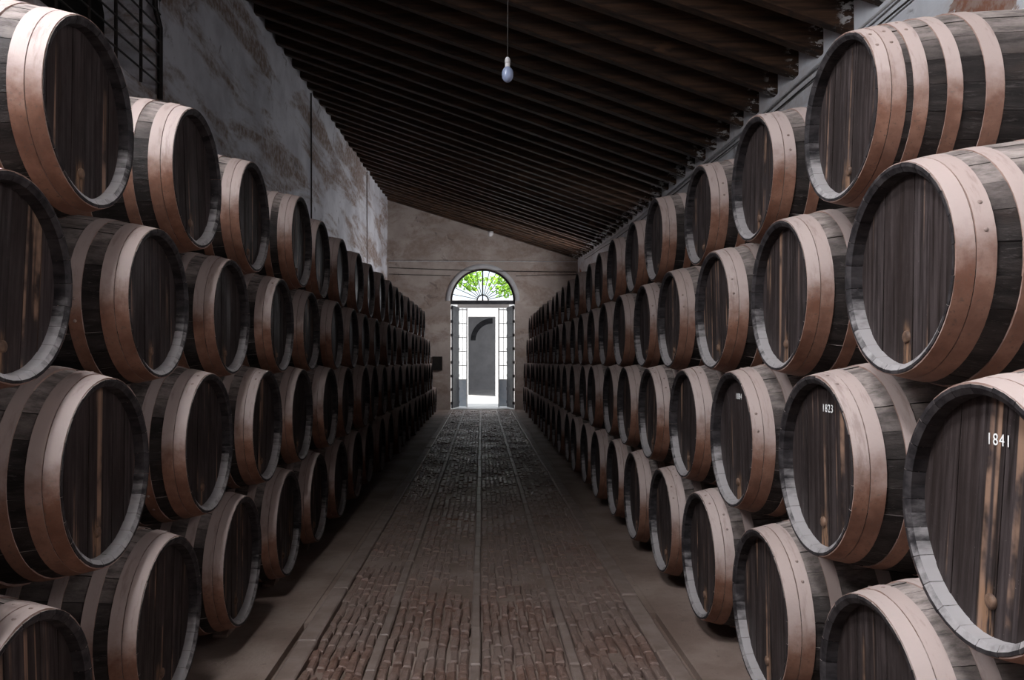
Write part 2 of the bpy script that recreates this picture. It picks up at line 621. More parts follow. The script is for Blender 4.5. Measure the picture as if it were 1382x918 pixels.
ts = [0, 0.265, 0.485, 1]
for i in range(len(ys2) - 1):
    a, b = ys2[i], ys2[i + 1]
    for j in range(3):
        if j == 1 and a == RLY[0]:
            continue
        for dz, fl in ((0, 1), (0.12, 0)):
            q = [roof_pt(a, ts[j], dz), roof_pt(b, ts[j], dz), roof_pt(b, ts[j + 1], dz), roof_pt(a, ts[j + 1], dz)]
            mb.quad(q if fl else q[::-1])
ceiling = tag(mb.build('ceiling', M['board']), kind='structure')
mb = MB()                                      # unseen lid added to keep the sun out of the roof opening
q0 = [roof_pt(a, t_, 0.12) for a, t_ in ((RLY[0], ts[1]), (RLY[0], ts[2]), (RLY[1], ts[2]), (RLY[1], ts[1]))]
q1 = [(p[0], p[1], p[2] + 0.30) for p in q0]
mb.hexa(q0 + q1)
del mb.f[-1], mb.m[-1], mb.s[-1]
mb.build('added_sun_lid', M['white'], ceiling)

SP = 0.53
y = 6.33 - SP * 16
bi = 0
while y < END_Y - 0.05:
    yy = y + R.uniform(-0.02, 0.02)
    w = 0.125 + R.uniform(-0.015, 0.02)
    dz = R.uniform(-0.015, 0.015)
    dl, dr = R.uniform(-0.012, 0.012), R.uniform(-0.012, 0.012)
    xa, xb = XL(yy) - 0.25, XR(yy) + 0.10
    k = (ZR(yy) - ZL(yy)) / (XR(yy) - XL(yy))
    mb = MB()
    rows = []
    for i in range(9):
        t = i / 8
        x = xa + (xb - xa) * t
        zb = ZL(yy) + k * (x - XL(yy)) + dz + 0.012 * mnoise.noise((x * 0.8, yy * 3, 0))
        oy = 0.015 * mnoise.noise((x * 0.5, yy * 5, 7)) + dl + (dr - dl) * t
        h = w / 2
        b = 0.012
        rows.append([(x, oy - h, zb + DEP), (x, oy - h, zb + b), (x, oy - h + b, zb), (x, oy + h - b, zb), (x, oy + h, zb + b), (x, oy + h, zb + DEP)])
    mb.grid(rows[::-1], 0, False)
    mb.quad(rows[0]); mb.quad(rows[-1][::-1])
    o = mb.build('beam', M['beam'], ceiling)
    o.location = (0, yy, 0)
    y += SP
    bi += 1

# ------------------------------------------------------------------ floor
mb = MB()
mb.box(-1.055, 1.075, 5.2, END_Y + ET, -0.12, -0.026)              # bed of the lane
mb.box(-1.055, 1.075, BACK_Y, 5.2, -0.12, -0.042)
for (xa, xb) in ((-4.2, -1.055), (1.075, 3.8)):                      # earth banks under the barrels
    mb.box(xa, xb, BACK_Y, END_Y + ET, -0.12, 0.0)
mb.box(-1.056, -1.02, 4.7, END_Y, -0.10, -0.006)                    # dirt that has filled the gutters
mb.box(1.035, 1.076, 4.9, END_Y, -0.10, -0.006)
floor = tag(mb.build('floor', M['earth']), kind='structure')

# stone strips: two kerbs and three thin bands that run the length of the aisle
STR = [(-1.02, -0.915), (-0.585, -0.53), (-0.06, -0.005), (0.45, 0.505), (0.93, 1.035)]
for si, (xa, xb) in enumerate(STR):
    y = -1.0
    rr = random.Random(si)
    while y < END_Y:
        L = rr.uniform(0.7, 1.1) if si in (0, 4) else rr.uniform(0.45, 0.8)
        y1 = min(y + L, END_Y + 0.3)
        top = (0.0 if si in (0, 4) else -0.008) + rr.uniform(-0.004, 0.004)
        o_ = rr.uniform(-0.004, 0.004)
        mb = MB()
        b = 0.008
        g_ = 0.004
        p = [(xa + o_, y + g_), (xb + o_, y + g_), (xb + o_, y1 - g_), (xa + o_, y1 - g_)]
        q = [(xa + o_ + b, y + g_ + b), (xb + o_ - b, y + g_ + b), (xb + o_ - b, y1 - g_ - b), (xa + o_ + b, y1 - g_ - b)]
        mb.quad([(*v, top) for v in q])
        for i in range(4):
            j = (i + 1) % 4
            mb.quad([(*p[i], top - b), (*p[j], top - b), (*q[j], top), (*q[i], top)])
            mb.quad([(*p[i], -0.055), (*p[j], -0.055), (*p[j], top - b), (*p[i], top - b)])
        mb.build('stone_strip', M['kerb'], floor)
        y = y1


def brick_shape(mb, cx, cy, w, l, top, rr, rot=0.0):
    b = 0.009
    p = []
    for (sx, sy) in ((-1, -1), (1, -1), (1, 1), (-1, 1)):
        p.append((sx * (w / 2 + rr.uniform(-.003, .002)), sy * (l / 2 + rr.uniform(-.006, .003))))
    q = [(a * (1 - 2 * b / w) + rr.uniform(-.002, .002), c * (1 - 2 * b / l)) for a, c in p]
    zt = [top + rr.uniform(-0.006, 0.004) for _ in range(4)]

    def P(v, z):
        return (cx + v[0] - rot * v[1], cy + v[1] + rot * v[0], z)
    mb.quad([P(q[i], zt[i]) for i in range(4)])
    for i in range(4):
        j = (i + 1) % 4
        mb.quad([P(p[i], zt[i] - b), P(p[j], zt[j] - b), P(q[j], zt[j]), P(q[i], zt[i])])
        mb.quad([P(p[i], -0.056), P(p[j], -0.056), P(p[j], zt[j] - b), P(p[i], zt[i] - b)])


var = []
for i in range(8):
    m_ = MB()
    brick_shape(m_, 0, 0, 0.046, 0.19, 0.0, random.Random(100 + i))
    var.append(m_.mesh('paving_brick', M['brick']))
rest = MB()
rr = random.Random(11)
near = 0
for k in range(4):
    xa, xb = STR[k][1] + 0.004, STR[k + 1][0] - 0.004
    nb = int((xb - xa) / 0.053)
    pw = (xb - xa) / nb
    for i in range(nb):
        y = -0.8 + rr.uniform(0, 0.18)
        cx0 = xa + pw * (i + 0.5)
        while y < END_Y - 0.1:
            L = rr.uniform(0.10, 0.21)
            cx = cx0 + rr.uniform(-0.007, 0.007)
            top = -0.018 + rr.uniform(-0.006, 0.006) + 0.014 * mnoise.noise((cx * 3.5, y * 2.2, 0))
            if rr.random() < 0.012:
                y += L
                continue
            if y < 4.9:
                top += 0.004 + rr.uniform(-0.007, 0.008)
            if 3.62 <= y < 5.1 and near < 300:
                o = link('brick', var[rr.randrange(8)], floor)
                o.location = (cx, y + L / 2, top)
                o.scale = (pw / 0.053 * rr.uniform(0.85, 1.0), L / 0.2, 1)
                o.rotation_euler = (rr.uniform(-0.03, 0.03), rr.uniform(-0.12, 0.12), rr.uniform(-0.06, 0.06))
                near += 1
            else:
                brick_shape(rest, cx, y + L / 2, pw - 0.005, L - 0.008, top, rr, rr.uniform(-0.03, 0.03))
            y += L
o = rest.build('brick_paving', M['brick'], floor)
o['kind'] = 'stuff'

# ------------------------------------------------------------------ window in the left wall
win = tag(empty('window_1', (XL(6.4), 6.4, WZ0)), kind='structure')


def wl(p):                                   # world point into window space
    return (p[0] - XL(6.4), p[1] - 6.4, p[2] - WZ0)


RD = 0.52
mb = MB()
ch = 0.10
bx = XL(6.4) - RD


def wq(*pts):
    mb.quad([wl(p) for p in pts])


wq((XL(WY1), WY1, WZ0), (XL(WY1), WY1, WZ1), (bx, WY1 - ch, WZ1), (bx, WY1 - ch, WZ0))
wq((XL(WY0), WY0, WZ1), (XL(WY0), WY0, WZ0), (bx, WY0 + ch, WZ0), (bx, WY0 + ch, WZ1))
wq((XL(WY0), WY0, WZ0), (XL(WY1), WY1, WZ0), (bx, WY1 - ch, WZ0 + 0.02), (bx, WY0 + ch, WZ0 + 0.02))
wq((XL(WY1), WY1, WZ1), (XL(WY0), WY0, WZ1), (bx, WY0 + ch, WZ1), (bx, WY1 - ch, WZ1))
wq((bx, WY0 + ch, WZ0), (bx, WY1 - ch, WZ0), (bx, WY1 - ch, WZ1), (bx, WY0 + ch, WZ1))
mb.build('window_reveal', M['plaster_l'], win)
# arched pair of dark shutters at the back of the recess
ca = (WY0 + WY1) / 2
hw = (WY1 - WY0) / 2 - ch - 0.03
sp = EYE + 3.30
pl = 10
for i in range(pl):
    ya, yb = ca - hw + 2 * hw * i / pl, ca - hw + 2 * hw * (i + 1) / pl
    yc = (ya + yb) / 2

    def top(yv):
        return min(WZ1 - 0.02, sp + 0.85 * math.sqrt(max(0, hw * hw - (yv - ca) ** 2)))
    mb = MB()
    xs = (bx + 0.004, bx + 0.05)
    ya += 0.003; yb -= 0.003
    p = [wl((xs[0], ya, WZ0 + .02)), wl((xs[1], ya, WZ0 + .02)), wl((xs[1], yb, WZ0 + .02)), wl((xs[0], yb, WZ0 + .02)),
         wl((xs[0], ya, top(ya))), wl((xs[1], ya, top(ya))), wl((xs[1], yb, top(yb))), wl((xs[0], yb, top(yb)))]
    mb.hexa(p)
    mb.build('shutter_board', M['shutter'], win)
# iron grille
vys = [7.83, 7.395, 6.90, 6.436, 5.94, 5.45, 4.97]
gx = 0.02
for i, vy in enumerate(vys):
    mb = MB()
    r = 0.028 if i == 0 else 0.016
    if i == 0:
        pts = [(XL(vy) + gx, vy, WZ0 - 0.03), (XL(vy) + gx, vy, EYE + 3.30), (XL(vy) + gx - .01, vy - 0.10, EYE + 3.46), (XL(vy) + gx - .02, vy - .11, WZ1)]
    else:
        pts = [(XL(vy) + gx, vy, WZ0 - 0.01), (XL(vy) + gx, vy, (WZ0 + WZ1) / 2), (XL(vy) + gx, vy, WZ1)]
    mb.tube([wl(p) for p in pts], r, 6)
    mb.build('grille_upright', M['iron'], win)
for i in range(12):
    z = WZ0 + 0.117 + 0.138 * i
    if z > WZ1:
        break
    mb = MB()
    mb.tube([wl((XL(WY0) + gx, WY0 + .03, z)), wl((XL(6.4) + gx, 6.4, z)), wl((XL(7.83) + gx, 7.83, z))], 0.0095, 6)
    mb.build('grille_bar', M['iron'], win)

# ------------------------------------------------------------------ barrels
RB, RH, BL = 0.42, 0.333, 1.30
NS = 24
HD = 0.048                                   # depth of the head below the chime


def prof_r(x):
    t = abs(2 * x / BL - 1)
    return RB - (RB - RH) * (t ** 1.9)


def pol(x, r, a):
    return (x, r * math.cos(a), r * math.sin(a))


XS = [0.0, 0.1, 0.22, 0.40, 0.65, 0.90, 1.08, 1.2, 1.3]


def stave_faces(mb, a0, a1, lod=0, jr=0.0):
    """one stave between two angles, with its chime end in front"""
    am = (a0 + a1) / 2
    g_ = 0.0012 / RB
    xs = XS if lod == 0 else [0.0, 0.13, 0.35, 0.65, 0.95, 1.3]
    A = [a0 + g_, am, a1 - g_] if lod < 2 else [a0 + g_, a1 - g_]
    mb.grid([[pol(x, prof_r(x) + jr, a) for a in A] for x in xs][::-1], 0, True)
    rf = RH + jr
    # front end: bevelled chime, inner face down to the head
    rings = [(0.0, rf), (0.0, RH - 0.010), (0.010, RH - 0.026), (HD + 0.004, RH - 0.030)]
    mb.grid([[pol(x, r, a) for a in A] for x, r in rings], 1, False)
    if lod == 0:
        for a, fl in ((A[0], 0), (A[-1], 1)):
            rows = [[pol(x, prof_r(x) + jr, a) for x in xs], [pol(x, prof_r(x) - 0.012, a) for x in xs]]
            mb.grid(rows if fl else rows[::-1], 0, False)


stave_meshes = []
for i in range(4):
    m_ = MB()
    stave_faces(m_, -PI / NS, PI / NS, 0, (i - 1.5) * 0.0012)
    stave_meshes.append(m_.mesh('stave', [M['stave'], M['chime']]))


def body_mesh(lod, ns):
    m_ = MB()
    rr = random.Random(5 + lod)
    for i in range(ns):
        stave_faces(m_, 2 * PI * i / ns, 2 * PI * (i + 1) / ns, lod, rr.uniform(-.0015, .0015))
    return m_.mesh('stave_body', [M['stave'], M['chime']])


body1 = body_mesh(1, NS)
body2 = body_mesh(2, 20)

# back end disc for all bodies
m_ = MB()
m_.quad([pol(BL - 0.004, RH - 0.01, 2 * PI * i / 32) for i in range(32)])
back_mesh = m_.mesh('back_head', M['stave'])

# head boards: slices of a disc
cuts = [-0.31, -0.215, -0.12, -0.035, 0.06, 0.15, 0.225, 0.31]
RD_ = RH - 0.029
board_meshes = []
for i in range(len(cuts) - 1):
    y0, y1 = max(cuts[i], -RD_ + 1e-4) + 0.0008, min(cuts[i + 1], RD_ - 1e-4) - 0.0008
    n = 6
    top = [(y0 + (y1 - y0) * k / n) for k in range(n + 1)]
    up = [(HD, yv, math.sqrt(RD_ * RD_ - yv * yv)) for yv in top]
    dn = [(HD, yv, -math.sqrt(RD_ * RD_ - yv * yv)) for yv in top]
    m_ = MB()
    face = up + dn[::-1]
    b = 0.0
    jx = (-0.0015, 0.0, 0.001, -0.001, 0.0012, -0.0005, 0.0008)[i]
    face = [(p[0] + jx, p[1], p[2]) for p in face]
    m_.quad(face[::-1])
    m_.quad([face[0], (HD + .02, *face[0][1:]), (HD + .02, *face[-1][1:]), face[-1]])
    m_.quad([face[n], face[n + 1], (HD + .02, *face[n + 1][1:]), (HD + .02, *face[n][1:])])
    me = m_.mesh('head_board', M['head'])
    board_meshes.append(me)
# force head faces to look out of the barrel (-x)
for me in board_meshes:
    if me.polygons[0].normal.x > 0:
        me.flip_normals()
m_ = MB()
n = 36
m_.quad([pol(HD, RD_, -2 * PI * i / n) for i in range(n)])
head_mesh = m_.mesh('head', M['head'])
if head_mesh.polygons[0].normal.x > 0:
    head_mesh.flip_normals()


def hoop_mesh(x0, x1, n=56, lap=True):
    m_ = MB()
    t = 0.0035
    xs = [x0, (x0 + x1) / 2, x1]
    A = [2 * PI * i / n for i in range(n)]
    off = [0.0024 if (lap and i < 5) else 0.0 for i in range(n)]
    rows = [[pol(x, prof_r(x) + t + o_, a) for a, o_ in zip(A, off)] for x in xs]
    m_.grid(rows[::-1], 0, True, True)
    for x, fl in ((x0, 1), (x1, 0)):
        rr_ = [[pol(x, prof_r(x) + t + o_, a) for a, o_ in zip(A, off)], [pol(x, prof_r(x) - 0.002, a) for a in A]]
        m_.grid(rr_ if fl else rr_[::-1], 0, False, True)
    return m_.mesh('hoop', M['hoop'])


SET_A = [(0.003, 0.050), (0.053, 0.101), (0.165, 0.213), (0.36, 0.41), (0.89, 0.94), (1.087, 1.135), (1.199, 1.247), (1.25, 1.297)]
SET_B = [(0.003, 0.043), (0.046, 0.090), (0.112, 0.158), (0.215, 0.262), (0.335, 0.392), (0.908, 0.965), (1.142, 1.188), (1.25, 1.297)]
SET_C = [(0.003, 0.050), (0.053, 0.099), (0.150, 0.196), (0.275, 0.322), (0.43, 0.478), (0.90, 0.95), (1.104, 1.15), (1.25, 1.297)]
hoops = {k: [hoop_mesh(*h) for h in s] for k, s in (('A', SET_A), ('B', SET_B), ('C', SET_C))}
hoops['F'] = [hoop_mesh(h[0], h[1], 28, False) for h in ((0.003, 0.050), (0.053, 0.101), (0.165, 0.213), (0.36, 0.41), (0.89, 0.94))]
hoopx = {'A': SET_A, 'B': SET_B, 'C': SET_C}
m_ = MB()
m_.lathe([(0.007, 0.0), (0.0058, 0.0022), (0.0, 0.0032)], 8)
rivet_mesh = m_.mesh('rivet', M['rivet'])
m_ = MB()
m_.lathe([(0.021, 0.0), (0.020, -0.006), (0.014, -0.010), (0.0, -0.010)], 12, 0, 'X')
bung_mesh = m_.mesh('stopper', M['bung'])


def text_mesh(txt, size):
    cu = bpy.data.curves.new('mark', 'FONT')
    cu.body = txt
    cu.size = size
    cu.space_character = 1.15
    cu.align_x = 'CENTER'
    cu.extrude = 0.0004
    o = bpy.data.objects.new('mark_tmp', cu)
    C.objects.link(o)
    dg = bpy.context.evaluated_depsgraph_get()
    me = bpy.data.meshes.new_from_object(o.evaluated_get(dg))
    bpy.data.objects.remove(o)
    me.materials.clear()
    me.materials.append(M['mark'])
    return me


def barrel(side, X, Y, Zc, rb, lod, style, label, group, mark=None, roll=None):
    k = rb / RB
    t = empty('barrel', (X, Y, Zc - rb), 0.0 if side > 0 else PI, (1, k, k))
    tag(t, label, 'barrel', group)
    roll = R.uniform(-0.1, 0.1) if roll is None else roll

    def part(name, me, rx=roll, parent=t):
        o = link(name, me, parent)
        o.location = (0, 0, RB)
        o.rotation_euler = (rx, 0, 0)
        return o
    if lod == 0:
        for i in range(NS):
            part('stave', stave_meshes[R.randrange(4)], roll + 2 * PI * i / NS)
        for me in board_meshes:
            part('head_board', me)
    else:
        part('stave_body', body1 if lod == 1 else body2)
        part('head', head_mesh)
    part('back_head', back_mesh)
    hs = hoops[style if lod < 2 else 'F']
    for i, me in enumerate(hs):
        seam = R.uniform(0, 2 * PI)
        if i < 2:
            seam = R.choice((0.9, 1.3, 1.8, 2.1, 4.0)) if side < 0 else R.choice((1.1, 1.7, 2.2, 2.6, 5.0))
        h = part('hoop', me, seam)
        if lod == 0 and i < 3:
            xa, xb = hoopx[style][i]
            for a in (0.10, 0.34):
                xm = (xa + xb) / 2
                rv = link('rivet', rivet_mesh, h)
                rr_ = prof_r(xm) + 0.0035 + 0.0024
                rv.location = (xm, rr_ * math.cos(a), rr_ * math.sin(a))
                rv.rotation_euler = Vector((0, math.cos(a), math.sin(a))).to_track_quat('Z', 'X').to_euler()
    if lod < 2:
        b = part('stopper', bung_mesh)
        b.location = (HD, 0.0, RB - 0.215)
    if mark:
        me = text_mesh(mark[0], 0.042)
        o = link('year_mark', me, t)
        o.location = (HD - 0.0025, mark[1], RB + mark[2])
        o.matrix_local = Matrix.Translation(o.location) @ Matrix(((0, 0, -1, 0), (-1, 0, 0, 0), (0, 1, 0, 0), (0, 0, 0, 1)))
        o['label'] = 'white stencilled year'
    return t


ORD = ['first', 'second', 'third', 'fourth', 'fifth', 'sixth', 'seventh', 'eighth', 'ninth', 'tenth', 'eleventh', 'twelfth', 'thirteenth', 'fourteenth', 'fifteenth', 'sixteenth']
TIERN = ['bottom', 'second', 'third', 'top']
SIDEN = {1: 'low-eaved white wall', -1: 'grilled-window wall'}

ROWS = {
    1: [dict(z=0.447, r=0.440, y0=1.517, n=23, x=1.232, xs={1: 1.222, 2: 1.222, 3: 1.226, 4: 1.236}),
        dict(z=1.157, r=0.425, y0=2.017, n=22, x=1.262, xs={}),
        dict(z=1.841, r=0.416, y0=2.517, n=21, x=1.300, xs={0: 1.304, 1: 1.306, 2: 1.303}),
        dict(z=2.472, r=0.386, y0=3.017, n=20, x=1.325, xs={0: 1.352, 1: 1.362, 2: 1.360, 3: 1.30, 4: 1.325})],
    -1: [dict(z=0.470, r=0.430, y0=1.308, n=22, x=1.290, xs={}),
         dict(z=1.159, r=0.416, y0=1.808, n=20, x=1.300, xs={1: 1.315, 2: 1.296, 3: 1.29, 4: 1.305}),
         dict(z=1.791, r=0.386, y0=2.308, n=19, x=1.337, xs={}),
         dict(z=2.424, r=0.408, y0=2.808, n=17, x=1.362, xs={3: 1.31})],
}
MARKS = {(1, 1, 0): ('1841', -0.03, 0.18), (1, 1, 1): ('1823', -0.035, 0.20), (1, 1, 2): ('1884', -0.01, 0.2)}
for side in (1, -1):
    for ti, row in enumerate(ROWS[side]):
        for i in range(row['n']):
            Y = row['y0'] + i
            jx = R.uniform(-0.012, 0.012) if i not in row['xs'] else 0.0
            jx += R.uniform(-0.02, 0.02) if i > 5 else 0
            X = row['xs'].get(i, row['x']) + jx
            lod = 0 if Y < 7.0 else (1 if Y < 11 else 2)
            style = R.choice('AAAC')
            if (side, ti, i) == (1, 3, 0):
                style = 'B'
            if side < 0 and ti == 0:
                style = 'C'
            # label: count from the near end of the tier, as far as one can count
            if (side, ti, i) == (1, 3, 0):
                label = 'dusty oak barrel with five close hoops, first in the top tier by the low-eaved wall'
            elif (side, ti, i) in MARKS:
                label = f'barrel with a white year on its head, {ORD[i]} in the {TIERN[ti]} tier'
            elif Y < 16:
                label = f'dark oak barrel, {ORD[i]} in the {TIERN[ti]} tier along the {SIDEN[side]}'
            else:
                label = f'small dark barrel in the {TIERN[ti]} tier near the arched door, along the {SIDEN[side]}'
            group = f'barrels of the {TIERN[ti]} tier along the {SIDEN[side]}'
            jz = 0.0
            barrel(side, side * X, Y, row['z'] + jz, row['r'], lod, style, label, group, MARKS.get((side, ti, i)))

# timber wedges that chock the bottom tier


def wedge(x, y, rz, s, label):
    mb = MB()
    l, w, h = 0.16 * s, 0.08 * s, 0.085 * s
    mb.quad([(-l / 2, -w / 2, 0), (-l / 2, w / 2, 0), (l / 2, w / 2, 0), (l / 2, -w / 2, 0)])
    mb.quad([(-l / 2, -w / 2, 0.015), (l / 2, -w / 2, h), (l / 2, w / 2, h), (-l / 2, w / 2, 0.015)])
    mb.quad([(l / 2, -w / 2, 0), (l / 2, w / 2, 0), (l / 2, w / 2, h), (l / 2, -w / 2, h)])
    mb.quad([(-l / 2, -w / 2, 0), (-l / 2, -w / 2, 0.015), (-l / 2, w / 2, 0.015), (-l / 2, w / 2, 0)])
    mb.quad([(-l / 2, -w / 2, 0), (l / 2, -w / 2, 0), (l / 2, -w / 2, h), (-l / 2, -w / 2, 0.015)])
    mb.quad([(-l / 2, w / 2, 0), (-l / 2, w / 2, 0.015), (l / 2, w / 2, h), (l / 2, w / 2, 0)])
    o = mb.build('wedge', M['wedge'])
    o.location = (x, y, 0)
    o.rotation_euler = (0, 0, rz)
    tag(o, label, 'wedge', 'timber wedges under the bottom tier')


for k, xr in enumerate((-1.80, -2.08)):
    mb = MB()
    mb.box(-0.08, 0.08, 0.9, 22.9, 0, 0.038)
    o = mb.build('skid_rail', M['wedge'])
    o.location = (xr, 0, 0)
    tag(o, 'flat timber rail on the earth under the bottom barrels along the grilled-window wall', 'rail', 'timber rails under the bottom tier')
for side, y0 in ((-1, 1.31), (1, 1.52)):
    for i in range(1, 6):
        wedge(side * 1.47, y0 + i + 0.22, PI / 2 + (0.1 * i - 0.3) * 0.3, 1.0,
              f'rough timber wedge chocking the {ORD[i]} bottom barrel along the {SIDEN[side]}')

# ------------------------------------------------------------------ lamps and cables
t = empty('hanging_bulb', (0.154, 4.7, EYE + 1.655))
tag(t, 'bare glass bulb hanging on a thin flex from the beams', 'light bulb')
mb = MB()
mb.lathe([(0.0, 0.0), (0.012, 0.002), (0.024, 0.012), (0.032, 0.026), (0.034, 0.042), (0.034, 0.058), (0.031, 0.070), (0.024, 0.082), (0.015, 0.090)], 20)
mb.build('glass', M['bulb'], t)
mb = MB()
mb.lathe([(0.0145, 0.088), (0.0155, 0.094), (0.0145, 0.100), (0.0155, 0.106), (0.0145, 0.112)], 14)
mb.build('screw_cap', M['ceramic'], t)
mb = MB()
mb.lathe([(0.0, 0.110), (0.0155, 0.110), (0.0165, 0.128), (0.0135, 0.142), (0.005, 0.150), (0.0, 0.151)], 14)
mb.build('holder', M['ceramic'], t)
ztop = ZL(4.7) + (ZR(4.7) - ZL(4.7)) * (0.154 - XL(4.7)) / (XR(4.7) - XL(4.7)) + DEP
mb = MB()
mb.tube([(0, 0, 0.148), (0.002, 0, 0.6), (0, 0, ztop - EYE - 1.655)], 0.0028, 6)
mb.build('flex', M['cable'], t)

yl = 24.95
zl = ZL(yl) + (ZR(yl) - ZL(yl)) * (0.28 - XL(yl)) / (XR(yl) - XL(yl))
t = empty('pendant_lamp', (0.28, yl, EYE + 3.93))
tag(t, 'small white dome lamp hung under the beams before the end wall', 'lamp')
mb = MB()
mb.lathe([(0.0, 0.0), (0.04, 0.01), (0.075, 0.05), (0.088, 0.10), (0.09, 0.15), (0.03, 0.165), (0.0, 0.167)], 16)
mb.build('globe', M['ceramic'], t)
mb = MB()
mb.tube([(0, 0, 0.16), (0, 0, 0.2), (0, 0, zl + 0.05 - EYE - 3.93)], 0.012, 8)
mb.build('stem', M['cable'], t)


def cable(name, pts, r, mat, label, group=None, cat='cable'):
    mb = MB()
    mb.tube(pts, r, 6)
    o = mb.build(name, mat)
    tag(o, label, cat, group)


pts = []
for i in range(13):
    y = 3.6 + 20 * i / 12
    pts.append((XR(y) - 0.03, y, ZR(y) - 0.07 - 0.015 * (i % 2)))
cable('wall_cable', pts, 0.012, M['cable_w'], 'pale limewashed cable run just below the beam ends on the white wall', 'cables along the white wall')
pts = [(p[0] + 0.005, p[1], p[2] - 0.075 - 0.01 * math.sin(i)) for i, p in enumerate(pts)]
cable('wall_cable', pts, 0.008, M['cable'], 'thin dark cable clipped to the white wall beneath the pale cable', 'cables along the white wall')
for (z0, z1, sag, lab, r, mat) in ((4.77, 4.75, 0.0, 'straight pale conduit across the end wall above the arch', 0.016, 'cable_w'),
                                   (4.56, 4.42, 0.03, 'dark cable sagging across the end wall over the arched fanlight', 0.011, 'cable'),
                                   ):
    pts = []
    for i in range(9):
        t_ = i / 8
        x = XL(END_Y) + 0.05 + (XR(END_Y) - XL(END_Y) - 0.1) * t_
        pts.append((x, END_Y - 0.075, z0 + (z1 - z0) * t_ - sag * 4 * t_ * (1 - t_)))
    cable('wall_cable', pts, r, M[mat], lab)
pts = [(XL(END_Y) + 0.05, END_Y - 0.03, 4.36), (-2.0, END_Y - 0.03, 4.33), (-1.0, END_Y - 0.03, 4.31)]
cable('wall_cable', pts, 0.010, M['cable'], 'short dark cable on the end wall below the sagging one, window side')
pts = [(1.1, END_Y - 0.03, 4.30), (2.0, END_Y - 0.03, 4.33), (XR(END_Y) - 0.05, END_Y - 0.03, 4.34)]
cable('wall_cable', pts, 0.010, M['cable'], 'short dark cable on the end wall below the sagging one, eaves side')
yv = 14.45
cable('conduit', [(XL(yv) + 0.025, yv, 2.6), (XL(yv) + 0.03, yv, 4.5), (XL(yv) + 0.025, yv, ZL(yv) - 0.05)], 0.016, M['cable'],
      'thin dark conduit running down the stained wall from the beams', None, 'pipe')
yv = 21.1
cable('conduit', [(XL(yv) + 0.02, yv, 2.6), (XL(yv) + 0.025, yv, 4.5), (XL(yv) + 0.02, yv, ZL(yv) - 0.05)], 0.014, M['kerb'],
      'pale conduit running down the brighter far stretch of the stained wall', None, 'pipe')

t = empty('switch_box', (-1.42, END_Y - 0.07, 1.27))
tag(t, 'small black box fixed to the end wall beside the arched door', 'box')
mb = MB(); mb.box(-0.16, 0.16, -0.04, 0.07, 0, 0.44); mb.build('casing', M['iron'], t)
mb = MB(); mb.box(-0.14, 0.14, -0.055, -0.041, 0.02, 0.42); mb.build('lid', M['shutter'], t)

# ------------------------------------------------------------------ arched doorway
FY = END_Y + 0.14
door = tag(empty('door_1', (DX, FY, 0)), kind='structure')
mb = MB()
rows = []
for i in range(29):
    a = PI - PI * i / 28
    c, s = math.cos(a), math.sin(a)
    rows.append([(r * c, d, DSP + r * s) for (r, d) in ((1.04, -0.04), (0.985, -0.04), (0.985, 0.04), (1.04, 0.04))])
mb.grid(rows, 0, False)
mb.build('fanlight_frame', M['iron'], door)
mb = MB(); mb.box(-DR, DR, -0.06, 0.06, DSP - 0.10, DSP + 0.02); mb.build('transom', M['door'], door)
mb = MB(); mb.box(-0.022, 0.022, -0.035, 0.035, DSP + 0.02, DSP + 0.99); mb.build('mullion', M['iron'], door)
mb = MB()
rows = []
for i in range(17):
    a = PI - PI * i / 16
    c, s = math.cos(a), math.sin(a)
    rows.append([(r * c, d, DSP + 0.02 + r * s) for (r, d) in ((0.20, -0.02), (0.16, -0.02), (0.16, 0.02), (0.20, 0.02), (0.20, -0.02))])
mb.grid(rows, 0, False)
mb.build('fanlight_hub', M['iron'], door)
NSP = 14
for i in range(1, NSP):
    if i == NSP // 2:
        continue
    a = PI * i / NSP
    c, s = math.cos(a), math.sin(a)
    mb = MB()
    mb.tube([(0.18 * c, 0, DSP + .02 + 0.18 * s), (0.6 * c, 0, DSP + .015 + 0.6 * s), (1.0 * c, 0, DSP + 1.0 * s)], 0.011, 5)
    mb.build('fanlight_spoke', M['iron'], door)
for i in range(NSP):
    a0, a1 = PI * i / NSP, PI * (i + 1) / NSP
    mb = MB()
    rows = [[(r * math.cos(a), 0.004, DSP + 0.02 + r * math.sin(a)) for a in (a0 + .01, (a0 + a1) / 2, a1 - .01)] for r in (0.19, 0.97)]
    mb.grid(rows, 0, False)
    mb.build('pane', M['glass'], door)

# heavy plank leaves, swung out to either side


def leaf(hx, sgn, ang, label):
    t = empty('door_leaf', (hx, END_Y + 0.32, 0.02), 0)
    t.rotation_euler = (0, 0, ang)
    tag(t, label, 'door', 'plank leaves of the arched door')
    H = 3.36
    nb = 5
    w = 0.98 / nb
    for i in range(nb):
        mb = MB()
        a = 0.03 + w * i
        mb.box(sgn * (a + 0.003) if sgn > 0 else -(a + w - 0.003), sgn * (a + w - 0.003) if sgn > 0 else -(a + 0.003), -0.02, 0.02, 0, H)
        mb.build('plank', M['door'], t)
    for z in [0.12 + 0.445 * i for i in range(8)]:
        mb = MB()
        mb.box(*((0.03, 1.0) if sgn > 0 else (-1.0, -0.03)), -0.035, -0.021, z, z + 0.09)
        mb.build('ledge', M['door'], t)
        mb = MB()
        mb.box(*((0.03, 1.0) if sgn > 0 else (-1.0, -0.03)), 0.021, 0.035, z, z + 0.09)
        mb.build('ledge', M['door'], t)


leaf(DX - DR + 0.03, 1, math.radians(79), 'grey plank door leaf swung out on the window-wall side')
leaf(DX + DR - 0.03, -1, math.radians(-80), 'grey plank door leaf swung out on the eaves-wall side')


